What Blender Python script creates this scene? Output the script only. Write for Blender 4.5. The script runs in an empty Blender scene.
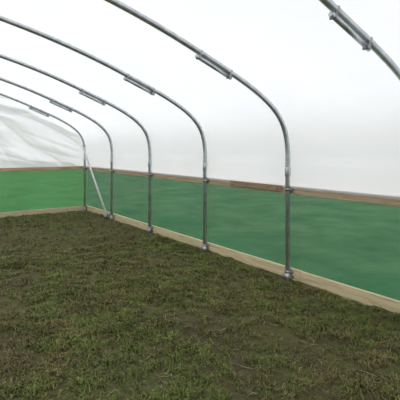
import bpy, bmesh, math, random
import numpy as np
from mathutils import Vector, noise, Matrix
random.seed(4); rng=np.random.default_rng(4)
sc=bpy.context.scene
sc.view_settings.view_transform='Standard'
WU=3.64; CU=-0.9; LU=2*CU-WU
VS=[-3.1,-1.47,0.15,1.78,3.355,4.97,6.64,8.30,9.89]
VB,VE=VS[0],VS[-1]

# ---------------- materials
def newmat(n):
    m=bpy.data.materials.new(n); m.use_nodes=True; nt=m.node_tree; nt.nodes.clear()
    o=nt.nodes.new('ShaderNodeOutputMaterial'); return m,nt,o
def N(nt,t,**k):
    n=nt.nodes.new(t)
    for a,b in k.items():
        if a in n.inputs.keys(): n.inputs[a].default_value=b
        else: setattr(n,a,b)
    return n
def ramp(nt,fac,stops):
    r=nt.nodes.new('ShaderNodeValToRGB'); e=r.color_ramp.elements
    while len(e)<len(stops): e.new(0.5)
    for i,(p,c) in enumerate(stops):
        e[i].position=p; e[i].color=(*c,1)
    nt.links.new(fac,r.inputs[0]); return r.outputs[0]
def tex(nt,scale,detail=4,stretch=(1,1,1),rough=.55,dist=0):
    tc=nt.nodes.new('ShaderNodeTexCoord'); mp=nt.nodes.new('ShaderNodeMapping')
    mp.inputs['Scale'].default_value=stretch
    nt.links.new(tc.outputs['Object'],mp.inputs[0])
    n=nt.nodes.new('ShaderNodeTexNoise'); n.inputs['Scale'].default_value=scale
    n.inputs['Detail'].default_value=detail; n.inputs['Roughness'].default_value=rough
    n.inputs['Distortion'].default_value=dist
    nt.links.new(mp.outputs[0],n.inputs['Vector']); return n.outputs['Fac']
def principled(nt,o,col=None,rough=.6,metal=0):
    p=nt.nodes.new('ShaderNodeBsdfPrincipled'); p.inputs['Roughness'].default_value=rough
    p.inputs['Metallic'].default_value=metal
    if col is not None:
        if isinstance(col,tuple): p.inputs['Base Color'].default_value=(*col,1)
        else: nt.links.new(col,p.inputs['Base Color'])
    nt.links.new(p.outputs[0],o.inputs[0]); return p
def bump(nt,h,p,st=.3,d=.01):
    b=nt.nodes.new('ShaderNodeBump'); b.inputs['Strength'].default_value=st; b.inputs['Distance'].default_value=d
    nt.links.new(h,b.inputs['Height']); nt.links.new(b.outputs[0],p.inputs['Normal'])

m_steel,nt,o=newmat('galvanised_steel')
c=ramp(nt,tex(nt,14,5),[(.3,(.44,.47,.50)),(.7,(.64,.67,.70))])
p=principled(nt,o,c,.33,.8); bump(nt,tex(nt,60,3),p,.12,.002)
m_bolt,nt,o=newmat('zinc_bolt')
principled(nt,o,ramp(nt,tex(nt,30),[(.3,(.26,.27,.28)),(.7,(.45,.45,.46))]),.45,.8)
m_brace,nt,o=newmat('bright_galvanised')
principled(nt,o,ramp(nt,tex(nt,20),[(.3,(.62,.64,.66)),(.7,(.78,.79,.8))]),.5,.2)

def wood(name,a,b,c3,st):
    m,nt,o=newmat(name)
    f=tex(nt,6,6,st,.65,.6)
    c=ramp(nt,f,[(.28,a),(.5,b),(.75,c3)])
    p=principled(nt,o,c,.8); bump(nt,f,p,.3,.004); return m
m_rail=wood('rail_timber_y',(.28,.185,.11),(.50,.36,.23),(.62,.48,.33),(9,.5,9))
m_board=wood('board_timber_y',(.42,.33,.19),(.70,.57,.34),(.82,.72,.48),(9,.4,9))
m_railx=wood('rail_timber_x',(.28,.18,.10),(.50,.36,.22),(.62,.47,.31),(.5,9,9))
m_boardx=wood('board_timber_x',(.38,.31,.19),(.60,.50,.33),(.74,.64,.45),(.4,9,9))
m_dark=wood('dark_timber',(.20,.125,.075),(.34,.23,.145),(.44,.32,.21),(9,.5,9))

def plastic(name,tcol,wt,bs):
    m,nt,o=newmat(name)
    d=N(nt,'ShaderNodeBsdfDiffuse'); t=N(nt,'ShaderNodeBsdfTranslucent')
    f=tex(nt,.8,4)
    r=ramp(nt,f,[(.3,tuple(x*.94 for x in tcol)),(.7,tcol)])
    nt.links.new(r,t.inputs[0]); d.inputs[0].default_value=(.85,.86,.88,1)
    mx=N(nt,'ShaderNodeMixShader'); mx.inputs[0].default_value=wt
    nt.links.new(d.outputs[0],mx.inputs[1]); nt.links.new(t.outputs[0],mx.inputs[2])
    b=nt.nodes.new('ShaderNodeBump'); b.inputs['Strength'].default_value=bs; b.inputs['Distance'].default_value=.03
    nt.links.new(tex(nt,2.2,5,(1,.5,1)),b.inputs['Height'])
    nt.links.new(b.outputs[0],t.inputs['Normal']); nt.links.new(b.outputs[0],d.inputs['Normal'])
    nt.links.new(mx.outputs[0],o.inputs[0]); return m
m_cover=plastic('diffusing_polythene',(.955,.958,.962),.63,.4)
m_endsheet=plastic('creased_polythene',(.955,.96,.97),.66,.9)

def net(name,ca,cb,transp):
    m,nt,o=newmat(name)
    f=tex(nt,90,2,(1,1,1),.6); f2=tex(nt,1.3,3)
    ml=N(nt,'ShaderNodeMath',operation='MULTIPLY_ADD'); ml.inputs[1].default_value=.45
    nt.links.new(f,ml.inputs[0]); 
    m2=N(nt,'ShaderNodeMath',operation='MULTIPLY'); m2.inputs[1].default_value=.55
    nt.links.new(f2,m2.inputs[0]); nt.links.new(m2.outputs[0],ml.inputs[2])
    c=ramp(nt,ml.outputs[0],[(.25,ca),(.75,cb)])
    d=N(nt,'ShaderNodeBsdfDiffuse'); t=N(nt,'ShaderNodeBsdfTranslucent'); tr=N(nt,'ShaderNodeBsdfTransparent')
    nt.links.new(c,d.inputs[0]); nt.links.new(c,t.inputs[0])
    a=N(nt,'ShaderNodeMixShader'); a.inputs[0].default_value=.6
    nt.links.new(d.outputs[0],a.inputs[1]); nt.links.new(t.outputs[0],a.inputs[2])
    b=N(nt,'ShaderNodeMixShader'); b.inputs[0].default_value=transp
    nt.links.new(a.outputs[0],b.inputs[1]); nt.links.new(tr.outputs[0],b.inputs[2])
    nt.links.new(b.outputs[0],o.inputs[0]); return m
m_net=net('green_windbreak_net',(.008,.135,.058),(.026,.225,.112),.27)
m_net2=net('green_windbreak_net_end',(.018,.22,.05),(.040,.32,.095),.25)

m_soil,nt,o=newmat('muddy_turf')
f=tex(nt,1.3,8,rough=.65); g=tex(nt,22,8,rough=.75)
mm=N(nt,'ShaderNodeMath',operation='MULTIPLY_ADD'); mm.inputs[1].default_value=.4
h=N(nt,'ShaderNodeMath',operation='MULTIPLY'); h.inputs[1].default_value=.6
nt.links.new(g,h.inputs[0]); nt.links.new(f,mm.inputs[0]); nt.links.new(h.outputs[0],mm.inputs[2])
c=ramp(nt,mm.outputs[0],[(.36,(.050,.038,.014)),(.46,(.095,.076,.028)),(.54,(.105,.112,.026)),(.68,(.19,.16,.065))])
p=principled(nt,o,c,.95); bump(nt,g,p,1,.04)
m_field,nt,o=newmat('field_grass')
principled(nt,o,ramp(nt,tex(nt,.9,8,rough=.7),[(.3,(.04,.07,.02)),(.7,(.22,.25,.12))]),.95)

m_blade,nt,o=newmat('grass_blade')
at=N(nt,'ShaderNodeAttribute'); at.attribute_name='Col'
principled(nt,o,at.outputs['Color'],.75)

# ---------------- mesh helpers
def tube(bm,pts,r,seg=12,mat=0,cap=True):
    pts=[Vector(p) for p in pts]; rings=[]; n=len(pts); prev=None
    for i,p in enumerate(pts):
        t=(pts[min(i+1,n-1)]-pts[max(i-1,0)]).normalized()
        if prev is None:
            ref=Vector((0,1,0)) if abs(t.y)<.9 else Vector((1,0,0))
            a=(ref-t*ref.dot(t)).normalized()
        else: a=(prev-t*prev.dot(t)).normalized()
        prev=a; b=t.cross(a)
        rr=r[i] if isinstance(r,(list,tuple)) else r
        rings.append([bm.verts.new(p+(a*math.cos(2*math.pi*k/seg)+b*math.sin(2*math.pi*k/seg))*rr) for k in range(seg)])
    for i in range(n-1):
        for k in range(seg):
            f=bm.faces.new((rings[i][k],rings[i][(k+1)%seg],rings[i+1][(k+1)%seg],rings[i+1][k]))
            f.smooth=True; f.material_index=mat
    if cap:
        for rg in (rings[0][::-1],rings[-1]):
            f=bm.faces.new(rg); f.material_index=mat
def box(bm,c,s,mat=0,bev=.003,rot=None):
    M=Matrix.Translation(c)@(rot.to_4x4() if rot else Matrix())@Matrix.Diagonal((*s,1))
    r=bmesh.ops.create_cube(bm,size=1,matrix=M)
    vs=r['verts']; fs=set(f for v in vs for f in v.link_faces)
    for f in fs: f.material_index=mat
    if bev:
        es=set(e for v in vs for e in v.link_edges)
        q=bmesh.ops.bevel(bm,geom=list(es),offset=bev,segments=2,affect='EDGES',profile=.5)
        for f in q['faces']: f.material_index=mat
def finish(bm,name,mats):
    bmesh.ops.recalc_face_normals(bm,faces=bm.faces)
    me=bpy.data.meshes.new(name); bm.to_mesh(me); bm.free()
    for m in mats: me.materials.append(m)
    ob=bpy.data.objects.new(name,me); sc.collection.objects.link(ob); return ob

# ---------------- hoop profile
half=[(WU,1.30),(WU,1.46),(3.60,1.70),(3.465,1.90),(3.23,2.07),(2.91,2.23),(2.58,2.365),(2.276,2.485),(1.943,2.61),(1.409,2.78),(0.7,2.955),(0,3.065),(CU,3.12)]
full=half+[(2*CU-u,z) for u,z in half[-2::-1]]
def cr(pts,n=10):
    out=[]
    for i in range(len(pts)-1):
        p0=np.array(pts[max(i-1,0)]);p1=np.array(pts[i]);p2=np.array(pts[i+1]);p3=np.array(pts[min(i+2,len(pts)-1)])
        for k in range(n):
            t=k/n
            out.append(.5*((2*p1)+(p2-p0)*t+(2*p0-5*p1+4*p2-p3)*t*t+(3*p1-p0-3*p2+p3)*t**3))
    out.append(np.array(pts[-1])); return np.array(out)
prof=cr(full)
for _ in range(25): prof[1:-1]=.5*prof[1:-1]+.25*(prof[:-2]+prof[2:])
prof=np.vstack([[WU,0]*1,prof,[LU,0]])
tan=np.gradient(prof,axis=0); tan/=np.linalg.norm(tan,axis=1)[:,None]
nrm=np.stack([tan[:,1],-tan[:,0]],1)   # outward
def ground_h(x,y):
    return .03*noise.noise((x*.6,y*.6,0))+.022*noise.noise((x*2.3,y*2.3,4))+.022*noise.noise((x*6,y*6,9))+.01*noise.noise((x*14,y*14,2))-.012

def at_u(u):
    return min(range(1,len(prof)//2),key=lambda i:abs(prof[i,0]-u))
for vi,V in enumerate(VS):
    bm=bmesh.new()
    path=[(WU,V,-.08)]+[(u,V,z) for u,z in prof[1:-1]]+[(LU,V,-.08)]
    tube(bm,path,.029,14,0)
    for sx,sg in ((WU,1),(LU,-1)):
        tube(bm,[(sx,V,-.05),(sx,V,.08)],.034,14,0)
        tube(bm,[(sx,V,1.17),(sx,V,1.19),(sx,V,1.27),(sx,V,1.285)],[.029,.034,.034,.029],14,0)
        box(bm,(sx,V,.022),(.09,.12,.01),1)
        for dy in(-.045,.045): tube(bm,[(sx-.028*sg,V+dy,.02),(sx-.028*sg,V+dy,.045)],.010,6,1)
        for z in(1.02,.075):
            tube(bm,[(sx,V,z-.016),(sx,V,z+.016)],.034,14,1)
            box(bm,(sx+.022*sg,V,z),(.022,.105,.03),1)
            for dy in(-.042,.042): tube(bm,[(sx-.002*sg,V+dy,z),(sx+.03*sg,V+dy,z)],.008,6,1)
    for mir in(0,1):
        i0,i1=at_u(2.82),at_u(2.37)
        pts=[]
        for i in range(i0,i1+1):
            q=prof[i]-nrm[i]*.052
            x=q[0] if not mir else 2*CU-q[0]
            pts.append((x,V,q[1]))
        a,b=Vector(pts[0]),Vector(pts[-1])
        tube(bm,[a,a.lerp(b,.5),b],.021,12,0)
        for t in(.07,.93):
            c0=a.lerp(b,t); d=(b-a).normalized()
            up=Vector((-d.z,0,d.x)); 
            if up.z<0: up=-up
            ang=math.atan2(d.z,d.x); R=Matrix.Rotation(-ang,3,'Y')
            box(bm,c0+up*.027,(.022,.066,.100),1,.012,R)
            tube(bm,[c0+up*.026+Vector((0,-.042,0)),c0+up*.026+Vector((0,.042,0))],.008,6,1)
    finish(bm,'tunnel_hoop',[m_steel,m_bolt])

# ---------------- cover (polythene skin)
bm=bmesh.new()
idx=[i for i in range(1,len(prof)-1)]
sec=[(WU+.034,1.03)]+[tuple(prof[i]+nrm[i]*.034) for i in idx if prof[i,1]>1.1]+[(LU-.034,1.03)]
nv=240; rows=[]
for j in range(nv+1):
    y=VB+(VE-VB)*j/nv
    k=max(0,min(len(VS)-2,int(np.searchsorted(VS,y))-1)); t=min(max((y-VS[k])/(VS[k+1]-VS[k]),0),1)
    sag=.022*math.sin(math.pi*t); hm=max(0,math.sin(math.pi*t))**.5
    row=[]
    for i,(u,z) in enumerate(sec):
        w=min(1,i/8,(len(sec)-1-i)/8)
        cu,cz=CU,1.2; dx,dz=u-cu,z-cz; L=math.hypot(dx,dz)
        s=1-(sag*w)/L
        n=.010*w*noise.noise((u*2,y*1.2,z*2))
        # soft tension creases, running off the hoops
        amp=.012+.07*max(0,min(1,(y-6.8)/1.8))
        n+=amp*w*hm*abs(noise.noise((u*1.0+y*2.2,y*1.2-u*2,z*1.6)))
        row.append(bm.verts.new((cu+dx*s,y,cz+dz*s+n)))
    rows.append(row)
for j in range(nv):
    for i in range(len(sec)-1):
        f=bm.faces.new((rows[j][i],rows[j][i+1],rows[j+1][i+1],rows[j+1][i])); f.smooth=True
finish(bm,'polythene_cover',[m_cover])

# ---------------- end walls
def top_z(u):
    uu=abs(u-CU)+CU
    return float(np.interp(-uu,-prof[1:len(prof)//2+1,0],prof[1:len(prof)//2+1,1]))
def endsheet(name,Y,sg):
    bm=bmesh.new(); nu,nz=300,110; g=[]
    for i in range(nu+1):
        u=LU+.002+(WU-LU-.004)*i/nu; zt=top_z(u)+.02; col=[]
        for j in range(nz+1):
            t=j/nz; z=1.03+(zt-1.03)*t
            edge=min(1,t*8,(1-t)*8,i/10,(nu-i)/10)
            px,pz=1.2,2.55; a=math.atan2(pz-z+.05,u-px); r=math.hypot(u-px,z-pz)
            wob=1.4*noise.noise((u*.9,z*.9,2))
            fold=abs(math.sin(a*9+wob))**.5*.10*min(1,r*2)
            q=z*1.0+u*.35
            d1=.07*abs(noise.noise((q*4.0,u*.5,8)))**.7
            d2=.05*noise.noise((u*1.5+z*1.8,z*.8-u*.5,1))+.03*noise.noise((u*4,z*4+u*3,7))
            sw=.25*math.exp(-((z-2.33-.05*math.sin(u*2))/.055)**2)*(1 if u<2.0 else math.exp(-((u-2.0)/.3)**2))
            col.append(bm.verts.new((u,Y+sg*edge*(fold+d1+d2-sw*.6)+sg*.06,z)))
        g.append(col)
    for i in range(nu):
        for j in range(nz):
            f=bm.faces.new((g[i][j],g[i+1][j],g[i+1][j+1],g[i][j+1])); f.smooth=True
    return finish(bm,name,[m_endsheet])
endsheet('wall_far',VE,1)
endsheet('wall_near',VB,-1)

# ---------------- netting panels
def netpanel(name,axis,pos,a,b,z0,z1,mat):
    bm=bmesh.new(); n=int((b-a)/.08); m=12; g=[]
    for i in range(n+1):
        s=a+(b-a)*i/n; col=[]
        for j in range(m+1):
            z=z0+(z1-z0)*j/m; w=math.sin(math.pi*j/m)
            d=.012*w*noise.noise((s*1.4,z*2,pos))
            col.append(bm.verts.new((pos+d,s,z) if axis=='y' else (s,pos+d,z)))
        g.append(col)
    for i in range(n):
        for j in range(m):
            f=bm.faces.new((g[i][j],g[i+1][j],g[i+1][j+1],g[i][j+1])); f.smooth=True
    return finish(bm,name,[mat])
netpanel('windbreak_netting','y',WU+.10,VB,VE+.1,.0,1.03,m_net)
netpanel('windbreak_netting','y',LU-.10,VB,VE+.1,.0,1.03,m_net)
netpanel('windbreak_netting','x',VE+.10,LU-.1,WU+.1,.0,1.03,m_net2)
netpanel('windbreak_netting','x',VB-.10,LU-.1,WU+.1,.0,1.03,m_net2)

# ---------------- timber
def timbers(name,axis,pos,a,b,zc,hh,th,mat,L=3.9,off=0):
    bm=bmesh.new(); s=a-off
    while s<b:
        e=min(s+L,b); st=max(s,a)
        if e-st>.05:
            dz=random.uniform(-.004,.004)
            cc=(pos,(st+e)/2,zc+dz) if axis=='y' else ((st+e)/2,pos,zc+dz)
            ss=(th,e-st-.004,hh) if axis=='y' else (e-st-.004,th,hh)
            box(bm,cc,ss,0,.004)
        s+=L
    return finish(bm,name,[mat,m_bolt])
for U,sg in((WU,1),(LU,-1)):
    timbers('timber_rail','y',U+sg*.062,VB-.1,VE+.1,1.02,.095,.045,m_rail,off=.6)
    timbers('base_board','y',U+sg*.062,VB-.1,VE+.1,.045,.115,.045,m_board,off=1.4)
for V,sg in((VE,1),(VB,-1)):
    timbers('timber_rail','x',V+sg*.062,LU-.04,WU+.04,1.02,.08,.045,m_railx)
    timbers('base_board','x',V+sg*.062,LU-.04,WU+.04,.04,.11,.045,m_boardx)
bm=bmesh.new()
box(bm,(WU+.031,3.95,1.022),(.014,.95,.07),0,.003)
for y in(3.56,3.72,4.12,4.34):
    tube(bm,[(WU+.03,y,1.03),(WU+.015,y,1.03)],.014,8,1)
finish(bm,'rail_splice_batten',[m_dark,m_bolt])

# corner brace
bm=bmesh.new()
A=Vector((WU-.06,VE-.02,1.55)); B=Vector((WU-.06,8.42,.06))
tube(bm,[A,B],.021,12,0)
for P in(A,B): box(bm,P+Vector((.03,0,0)),(.07,.04,.06),1,.005)
finish(bm,'corner_brace',[m_brace,m_bolt])

bm=bmesh.new()
for x in(CU-.75,CU+.75): box(bm,(x,VE-.06,1.1),(.07,.05,2.2),0)
box(bm,(CU,VE-.06,2.235),(1.57,.05,.07),0)
box(bm,(CU,VE-.06,.06),(1.43,.045,.1),0)
finish(bm,'door_1',[m_boardx])

# ---------------- ground
bm=bmesh.new(); nx,ny=240,360; x0,x1,y0,y1=LU-.04,WU+.04,VB-.04,VE+.04; g=[]
for i in range(nx+1):
    g.append([])
    for j in range(ny+1):
        x=x0+(x1-x0)*i/nx; y=y0+(y1-y0)*j/ny
        g[-1].append(bm.verts.new((x,y,ground_h(x,y))))
for i in range(nx):
    for j in range(ny):
        f=bm.faces.new((g[i][j],g[i+1][j],g[i+1][j+1],g[i][j+1])); f.smooth=True
finish(bm,'ground',[m_soil])
bm=bmesh.new(); bmesh.ops.create_grid(bm,x_segments=20,y_segments=20,size=60,matrix=Matrix.Translation((0,3,-.06)))
finish(bm,'ground_field',[m_field])

# ---------------- grass
def blades(name,count,straw=False):
    V=[];C=[];F=[]
    green=[(.145,.190,.030),(.10,.140,.022),(.19,.22,.045)]
    olive=[(.17,.145,.040),(.12,.10,.03),(.24,.195,.085)]
    n=0
    while n<count:
        if straw or random.random()<.65: y=random.uniform(.6,6.2)
        else: y=random.uniform(VB+.1,VE-.05)
        x=random.uniform(LU+.15,WU-.02)
        if x<-2.5 and random.random()<.7: continue
        dens=noise.noise((x*.7,y*.7,3))*.4+noise.noise((x*2.2,y*2.2,6))*.5+noise.noise((x*8,y*8,2))*1.0
        if not straw and random.random()>.5+dens*1.1: continue
        gm=.8*noise.noise((x*1.0,y*1.0,11))+1.0*noise.noise((x*5,y*5,13))
        z=ground_h(x,y)-.003
        k=1 if straw else random.randint(2,4)
        for _ in range(k):
            bx=x+random.gauss(0,.012); by=y+random.gauss(0,.012)
            a=random.uniform(0,2*math.pi); ca,sa=math.cos(a),math.sin(a)
            if straw:
                L=random.uniform(.03,.14); up=[.006,.018,.010]; w=.0023; out=[0,.5,1]; c=random.choice([(.42,.36,.22),(.36,.30,.16),(.22,.18,.09)])
            else:
                L=random.uniform(.02,.055)*(1+max(0,dens)*.7); lean=random.uniform(.3,1.25); w=.0023+.0004*max(0,y-2)
                up=[0,.55*math.cos(lean*.6)*L,math.cos(lean)*.8*L]; out=[0,.35,math.sin(lean)+.1]
                b=random.uniform(.6,1.3)*(1+.35*noise.noise((x*3,y*3,21)))
                c=random.choice(green if random.random()<.58+gm*.9 else olive); c=tuple(q*b for q in c)
            i0=len(V)
            bend=random.uniform(-.3,.3)*L if straw else 0
            for q in range(2):
                ex=bx+ca*out[q]*L-sa*bend*q; ey=by+sa*out[q]*L+ca*bend*q
                V.append((ex-sa*w,ey+ca*w,z+up[q])); V.append((ex+sa*w,ey-ca*w,z+up[q]))
            V.append((bx+ca*out[2]*L,by+sa*out[2]*L,z+up[2]))
            F.append((i0,i0+1,i0+3,i0+2)); F.append((i0+2,i0+3,i0+4))
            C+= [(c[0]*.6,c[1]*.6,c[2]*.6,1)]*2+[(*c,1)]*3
        n+=1
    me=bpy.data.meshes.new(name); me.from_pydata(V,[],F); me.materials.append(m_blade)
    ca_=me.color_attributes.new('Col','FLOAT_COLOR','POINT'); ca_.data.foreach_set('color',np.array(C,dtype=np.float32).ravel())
    ob=bpy.data.objects.new(name,me); sc.collection.objects.link(ob)
blades('grass',90000)
blades('dry_straw',1500,True)

# ---------------- light : overcast sky
w=bpy.data.worlds.new('overcast'); sc.world=w; w.use_nodes=True; nt=w.node_tree; nt.nodes.clear()
o=nt.nodes.new('ShaderNodeOutputWorld'); b=nt.nodes.new('ShaderNodeBackground')
tc=nt.nodes.new('ShaderNodeTexCoord'); s=nt.nodes.new('ShaderNodeSeparateXYZ'); nt.links.new(tc.outputs['Generated'],s.inputs[0])
c=ramp(nt,s.outputs['Z'],[(0,(.98,.98,1.0)),(1,(.94,.955,1.0))])
nt.links.new(c,b.inputs[0]); b.inputs[1].default_value=1.72; nt.links.new(b.outputs[0],o.inputs[0])

# ---------------- camera
cam=bpy.data.cameras.new('camera'); co=bpy.data.objects.new('camera',cam); sc.collection.objects.link(co)
co.location=(0,0,1.5); psi=math.atan(300/420); co.rotation_euler=(math.pi/2,0,-psi)
cam.sensor_width=36; cam.lens=37.8; cam.shift_y=-.13; cam.clip_start=.05
sc.camera=co
